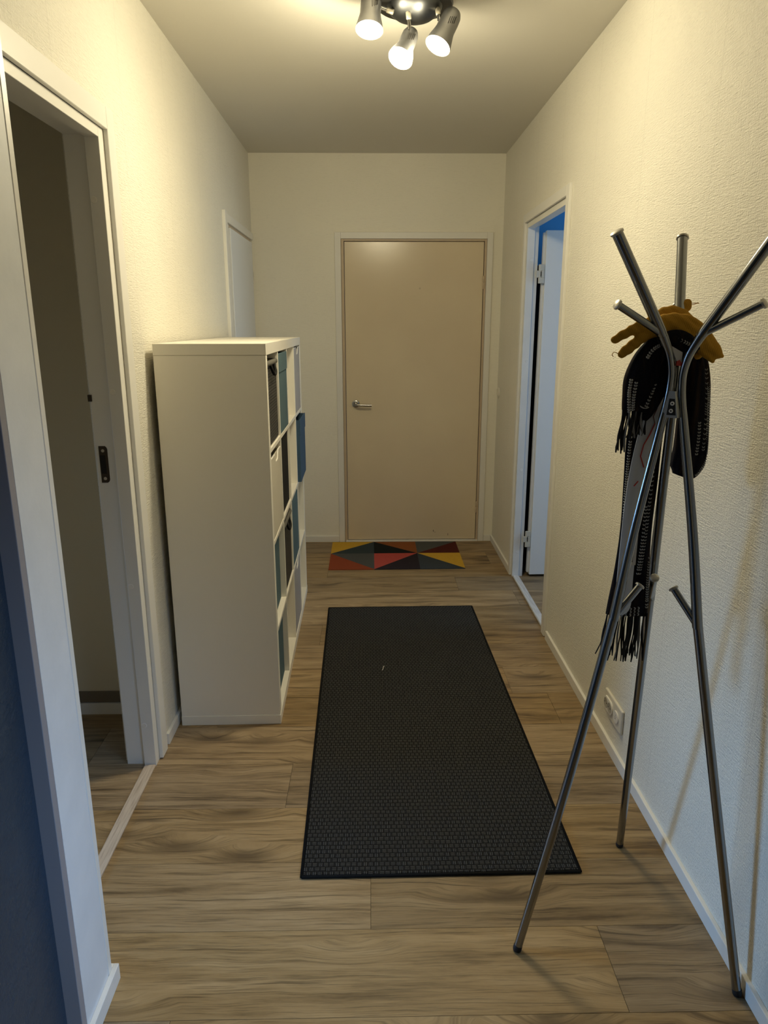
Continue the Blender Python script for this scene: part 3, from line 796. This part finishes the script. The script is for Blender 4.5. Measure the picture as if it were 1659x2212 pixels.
# right hanging loop
loft([(.655,1.615,1.500,.020,.012),(.690,1.63,1.512,.024,.016),(.728,1.645,1.482,.028,.018),(.742,1.65,1.42,.034,.020),(.748,1.655,1.34,.036,.022),(.750,1.655,1.27,.038,.024),(.744,1.655,1.225,.036,.022),(.737,1.655,1.203,.022,.014)], 'hanging_loop', M['scarf'], scarf, seed=1.0)
# upper left mass wrapped round the neck
loft([(.700,1.600,1.500,.018,.010),(.670,1.598,1.512,.022,.013),(.635,1.596,1.508,.026,.016),(.608,1.594,1.478,.030,.018),(.596,1.592,1.435,.036,.018),(.590,1.590,1.395,.032,.014),(.586,1.588,1.365,.028,.009)], 'wrapped_end', M['scarf'], scarf, seed=2.2)
loft([(.648,1.598,1.52,.020,.012),(.645,1.597,1.48,.026,.014),(.634,1.595,1.43,.026,.014),(.621,1.592,1.39,.022,.013),(.612,1.590,1.36,.015,.010),(.609,1.590,1.345,.007,.006)], 'folded_lobe', M['scarf'], scarf, seed=.3)
# long tail
loft([(.672,1.640,1.50,.018,.014),(.662,1.637,1.44,.028,.016),(.643,1.634,1.37,.040,.016),(.631,1.632,1.30,.042,.013),(.630,1.630,1.20,.040,.012),(.629,1.629,1.08,.037,.012),(.628,1.629,.98,.041,.012),(.626,1.628,.90,.048,.010),(.624,1.628,.862,.050,.008)], 'long_tail', M['scarf'], scarf, seed=4.0, folds=6)
loft([(.690,1.650,1.515,.028,.010),(.688,1.652,1.46,.034,.012),(.686,1.652,1.41,.030,.010),(.684,1.650,1.372,.018,.006)], 'inner_fold', M['scarf'], scarf, seed=5.0)
loft([(.622,1.576,1.512,.012,.006),(.640,1.574,1.520,.018,.008),(.664,1.573,1.521,.019,.009),(.690,1.576,1.508,.018,.008),(.706,1.582,1.495,.012,.006)], 'front_fold', M['scarf'], scarf, seed=.8, folds=4)
# white chain stitching along the edges
def chain(pts, step=.0050, s=.0034, name='stitching'):
    P = [Vector(p) for p in spline(pts, 12)]; bm = bmesh.new(); acc = 0; last = P[0]; side = 1
    for a, b in zip(P, P[1:]):
        acc += (b-a).length
        if acc >= step:
            acc = 0; d = (b-a).normalized(); w = d.cross(Vector((0,1,0))).normalized()
            for sg in (-1, 1):
                add_tube(bm, [b + w*sg*.0030 - d*.0015, b + w*sg*.0006 + d*.0018], s*.42, 6)
    fin(bm, name, M['stitch'], scarf, True)
chain([(.764,1.638,1.44),(.773,1.638,1.39),(.779,1.639,1.32),(.781,1.638,1.26),(.776,1.638,1.228),(.760,1.638,1.208)], .0038, .0044)
chain([(.757,1.632,1.46),(.765,1.633,1.40),(.770,1.633,1.33),(.771,1.633,1.27)], .006, .002)
chain([(.755,1.633,1.34),(.757,1.632,1.30),(.756,1.632,1.26)], .006)
chain([(.646,1.566,1.522),(.664,1.564,1.519),(.684,1.566,1.510),(.700,1.571,1.500)], .0055)
chain([(.632,1.576,1.512),(.610,1.572,1.500),(.598,1.572,1.482)], .0042, .0042)
chain([(.569,1.575,1.44),(.566,1.574,1.41),(.568,1.575,1.385),(.571,1.578,1.365)], .0042, .0042)
chain([(.579,1.572,1.435),(.576,1.572,1.40),(.578,1.576,1.37)], .0042, .0042)
chain([(.624,1.578,1.43),(.615,1.577,1.40),(.606,1.577,1.375)], .0055)
chain([(.594,1.617,1.31),(.592,1.616,1.24),(.592,1.616,1.17),(.594,1.616,1.10)], .0055)
chain([(.652,1.615,1.26),(.650,1.614,1.15),(.647,1.614,1.05),(.642,1.614,.97)], .0060, .0028)
chain([(.643,1.615,1.15),(.641,1.614,1.05),(.637,1.614,.97)], .0060)
chain([(.664,1.618,1.02),(.665,1.618,.95),(.669,1.620,.885)], .0052)
for zz in (.868, .876, .884): chain([(.578,1.619,zz),(.600,1.617,zz-.004),(.625,1.616,zz-.002),(.650,1.617,zz)], .009, .003)
# fringes: each tassel is its own strand
rnd = random.Random(3)
def tassel(p, L, dx, m, r=.0024, wob=.004):
    P = []; ph = rnd.random()*6
    for k in range(9):
        u = k/8; P.append((p[0] + dx*u**1.2 + wob*math.sin(ph+u*5)*u, p[1] + .003*math.sin(ph*2+u*4)*u, p[2] - L*u))
    R = [r*(.75 + .25*math.sin(k+ph)) for k in range(8)] + [r*.5]
    tube('tassel', P, R, m, scarf, 7)
for k in range(30):
    u = k/29; x = .576 + .096*u
    mt_ = M['tasselgrey'] if k in (9, 11, 25, 26) else M['tasselblk']
    wide = .0030 if u > .55 else .0026
    tassel((x, 1.620 + rnd.random()*.016, .870), .112 + rnd.random()*.022, (-.012*(1-u)*1.4) + rnd.uniform(-.004, .005), mt_, wide)
for k in range(16):
    u = k/15; x = .561 + .050*u
    mt_ = M['tasselgrey'] if k in (4, 8, 12) else M['tasselblk']
    tassel((x, 1.582 + rnd.random()*.010, 1.370 - .006*u), (.082 - .024*u if u > .3 else .088) + rnd.random()*.012 - (.012 if u > .3 else 0), -.008*(1-u) + rnd.uniform(-.003, .004), mt_, .0030)
# loop of cord
tube('cord_ring', spline([(.586,1.582,1.392),(.592,1.580,1.380),(.603,1.579,1.373),(.614,1.580,1.375),(.619,1.582,1.383),(.612,1.588,1.388)], 5), .0014, M['stitch'], scarf, 8)

# ------------------------------------------------------------------ SHOEHORN
sh = thing('shoehorn', 'long white shoehorn with a red zigzag line hanging inside the coat stand', 'shoehorn', (.62, 1.585, 1.49))
ctr_ = [(.668,1.500,.0045),(.664,1.490,.0085),(.652,1.462,.013),(.636,1.41,.0165),(.620,1.33,.0190),(.607,1.24,.0195),(.600,1.15,.0190),(.598,1.05,.0190),(.597,.97,.0190),(.5975,.915,.0195),(.5975,.895,.0165),(.5975,.885,.010),(.5975,.881,.003)]
ctr_ = [(x*1.012, 1.55+(z-1.55)*1.012, w*1.01) for x, z, w in ctr_]
Pc = spline(ctr_, 5); bm = bmesh.new(); rows = []
for x, z, w in Pc:
    fr = []; bk_ = []
    for k in range(9):
        u = -1 + 2*k/8; y = 1.604 - .004*(1-u*u)*1.0
        fr.append(bm.verts.new((x+u*w, y, z))); bk_.append(bm.verts.new((x+u*w, y+.0022, z)))
    rows.append(fr + bk_[::-1])
for r0, r1 in zip(rows, rows[1:]):
    n = len(r0)
    for k in range(n): bm.faces.new((r0[k], r0[(k+1)%n], r1[(k+1)%n], r1[k]))
bm.faces.new(rows[0][::-1]); bm.faces.new(rows[-1])
shb = fin(bm, 'body', M['shoehorn'], sh, True); sharp(shb)
zig = [(.640,1.452),(.646,1.438),(.640,1.420),(.642,1.400),(.636,1.386),(.641,1.370),(.634,1.352),(.639,1.336),(.630,1.312),(.618,1.288),(.613,1.262),(.623,1.236)]
Y_ = 1.5992
tube('zigzag_line', [(x, Y_, z) for x, z in zig[:8]], .0010, M['darkprint'], shb, 6, False)
tube('zigzag_line', [(x, Y_, z) for x, z in zig[7:]], .0014, M['red'], shb, 6, False)
tube('zigzag_line', [(.604, 1.5996, 1.192), (.613, 1.5992, 1.204)], .0014, M['red'], shb, 6, False)
bm = bmesh.new(); bbox(bm, .612, .625, 1.6010, 1.6018, 1.000, 1.078); lb = fin(bm, 'label', mat('paper_label', (.62,.62,.60), .5), shb)
bm = bmesh.new(); z = 1.008; r9 = random.Random(5)
while z < 1.047:
    hgt = r9.choice((.0008, .0014, .0022)); bbox(bm, .6132, .6175, 1.6004, 1.6010, z, z+hgt); z += hgt + r9.choice((.0010, .0016))
fin(bm, 'barcode', M['black'], lb)
bm = bmesh.new()
for z in (1.056, 1.061, 1.066): bbox(bm, .6175, .6205, 1.6004, 1.6010, z, z+.0032)
fin(bm, 'print', M['black'], lb)
# pointed handle tip with a red end seen between the arms
bm = bmesh.new(); prism(bm, [(.6410,1.508),(.6540,1.501),(.6670,1.494),(.6670,1.4715),(.6560,1.4755),(.6480,1.493)], 'y', 1.556, 1.559); fin(bm, 'handle_tip', M['shoehorn'], sh)
bm = bmesh.new(); prism(bm, [(.6560,1.4755),(.6620,1.4785),(.6670,1.4715),(.6670,1.4655),(.6560,1.4665)], 'y', 1.5552, 1.5595); fin(bm, 'red_end', M['red'], sh)

# ------------------------------------------------------------------ GLOVES
M['glove'] = mat('mustard_wool', (.38,.165,.014), .9, spec=.15); g = G(M['glove'])
vv = g.obj(); rb_ = g.noise(g.map(vv, (1,1,1), rot=(0,.6,0)), 300, 2); rib = g.math('SINE', g.math('MULTIPLY', g.math('ADD', g.sep(vv)[0], g.math('MULTIPLY', g.sep(vv)[2], .5)), 1500))
g.color(g.mix(g.noise(vv, 25, 3), (.36,.190,.020), (.52,.285,.036))); g.bump(g.math('ADD', rb_, g.math('MULTIPLY', rib, .18)), .5, .0015)
def glove(name, label, chains, flat, extra_thread):
    bm = bmesh.new()
    for ch in chains:
        P = spline(ch, 6)
        pts = [p[:3] for p in P]; rr = [p[3] for p in P]
        # rounded ends
        a = Vector(pts[0]); b = Vector(pts[1]); d0 = (a-b).normalized(); e = Vector(pts[-1]); f_ = Vector(pts[-2]); d1_ = (e-f_).normalized()
        pts = [a+d0*rr[0]*.9, a+d0*rr[0]*.6] + pts + [e+d1_*rr[-1]*.6, e+d1_*rr[-1]*.9]; rr = [rr[0]*.25, rr[0]*.75] + rr + [rr[-1]*.75, rr[-1]*.25]
        add_tube(bm, pts, rr, 16, True, flat, Vector((0,1,0)))
    me = bpy.data.meshes.new('tmp'); bmesh.ops.recalc_face_normals(bm, faces=bm.faces); bm.to_mesh(me); bm.free()
    o = bpy.data.objects.new('tmp', me); COL.objects.link(o)
    md = o.modifiers.new('r', 'REMESH'); md.mode = 'VOXEL'; md.voxel_size = .0020
    ms = o.modifiers.new('s', 'SMOOTH'); ms.iterations = 7; ms.factor = .5
    dg = bpy.context.evaluated_depsgraph_get(); dg.update()
    m2 = bpy.data.meshes.new_from_object(o.evaluated_get(dg)); m2.name = name
    bpy.data.objects.remove(o)
    for v in m2.vertices:
        p = v.co; nz_ = noise.noise(Vector((p.x*18, p.y*18, p.z*30))) + .5*math.sin((p.x*.8 + p.z)*240 + 3*noise.noise(p*25))
        v.co = p + v.normal*nz_*.0016
    for p in m2.polygons: p.use_smooth = True
    e = thing(name, label, 'glove', (.66, 1.60, 1.55), 'mustard gloves on the coat stand')
    link('knit_body', m2, M['glove'], e)
    for th in extra_thread: tube('loose_thread', spline(th, 4), .0008, M['glove'], e, 6)
glove('glove', 'mustard wool glove with fingers pointing left over the scarf', [
    [(.748,1.604,1.500,.020),(.722,1.602,1.522,.026),(.690,1.600,1.542,.028),(.655,1.598,1.550,.027),(.622,1.594,1.545,.024),(.600,1.592,1.538,.020)],
    [(.610,1.590,1.552,.013),(.578,1.586,1.543,.0115),(.550,1.582,1.533,.0105),(.534,1.580,1.524,.0095),(.5255,1.580,1.519,.0085)],
    [(.605,1.588,1.556,.012),(.582,1.584,1.551,.0105),(.560,1.582,1.541,.0095)],
    [(.604,1.590,1.535,.013),(.580,1.586,1.518,.0125),(.560,1.583,1.502,.012),(.546,1.582,1.491,.0105)],
    [(.740,1.602,1.508,.019),(.757,1.602,1.494,.018),(.769,1.602,1.487,.012),(.775,1.602,1.4845,.006)],
    [(.735,1.602,1.502,.017),(.747,1.602,1.488,.015),(.752,1.602,1.479,.010),(.755,1.602,1.474,.006)],
], .62, [[(.538,1.582,1.490),(.529,1.582,1.494),(.524,1.581,1.489),(.527,1.581,1.484)]])
glove('glove', 'mustard wool glove behind the other, its thumb sticking up beside the centre arm', [
    [(.628,1.630,1.556,.020),(.655,1.632,1.566,.025),(.682,1.634,1.562,.027),(.708,1.632,1.542,.024),(.728,1.630,1.518,.020),(.740,1.628,1.500,.017)],
    [(.688,1.640,1.578,.013),(.701,1.642,1.592,.0125),(.7045,1.643,1.598,.0105)],
    [(.630,1.628,1.553,.014),(.606,1.622,1.548,.012),(.590,1.618,1.543,.010)],
    [(.728,1.626,1.512,.017),(.733,1.624,1.496,.015),(.730,1.622,1.486,.012)],
], .6, [[(.708,1.645,1.596),(.720,1.645,1.598),(.731,1.645,1.597)], [(.708,1.645,1.594),(.718,1.645,1.5945),(.729,1.645,1.599)]])

# ================================================================== DAYLIGHT
def area(name, loc, target, sx, sy, energy, col, spread=180):
    li = bpy.data.lights.new(name, 'AREA'); li.shape = 'RECTANGLE'; li.size = sx; li.size_y = sy; li.energy = energy; li.color = col; li.spread = math.radians(spread)
    o = bpy.data.objects.new(name, li); COL.objects.link(o); o.location = loc
    o.rotation_euler = (Vector(target)-Vector(loc)).to_track_quat('-Z', 'Y').to_euler(); return o
area('daylight_near', (XR+.10, .35, 1.40), (-.635, 1.22, .10), 1.05, 1.2, 4.8, (.32,.58,1.0), 62)
area('daylight_left_room', (-3.52, 2.08, 1.30), (.893, 1.38, .05), .95, 1.2, 4.0, (.27,.56,1.0), 32)
area('daylight_right_room', (3.08, 3.55, 1.40), (1.0, 3.9, 1.0), 1.05, 1.2, 17, (.50,.76,1.0), 160)
w = bpy.data.worlds.new('dusk_sky'); w.use_nodes = True; scene.world = w
w.node_tree.nodes['Background'].inputs[0].default_value = (.30,.50,.85,1); w.node_tree.nodes['Background'].inputs[1].default_value = .1

# ================================================================== CAMERA
f, pitch, yaw, roll = 1547.83, .2544, .0181, -.0011
fw = Vector((math.sin(yaw)*math.cos(pitch), math.cos(yaw)*math.cos(pitch), -math.sin(pitch)))
r0 = Vector((math.cos(yaw), -math.sin(yaw), 0)); u0 = r0.cross(fw)
r_ = r0*math.cos(roll) + u0*math.sin(roll); u_ = -r0*math.sin(roll) + u0*math.cos(roll)
cam = bpy.data.cameras.new('camera'); co = bpy.data.objects.new('camera', cam); COL.objects.link(co)
co.matrix_world = Matrix(((r_.x, u_.x, -fw.x, 0), (r_.y, u_.y, -fw.y, 0), (r_.z, u_.z, -fw.z, 1.55), (0, 0, 0, 1)))
cam.sensor_fit = 'HORIZONTAL'; cam.sensor_width = 36; cam.lens = 36*f/1659; cam.clip_start = .01
scene.camera = co
vs = scene.view_settings
vs.view_transform = 'Standard'; vs.look = 'None'; vs.gamma = 1; vs.use_curve_mapping = False; vs.exposure = -0.04
scene.cycles.max_bounces = 10; scene.cycles.diffuse_bounces = 6
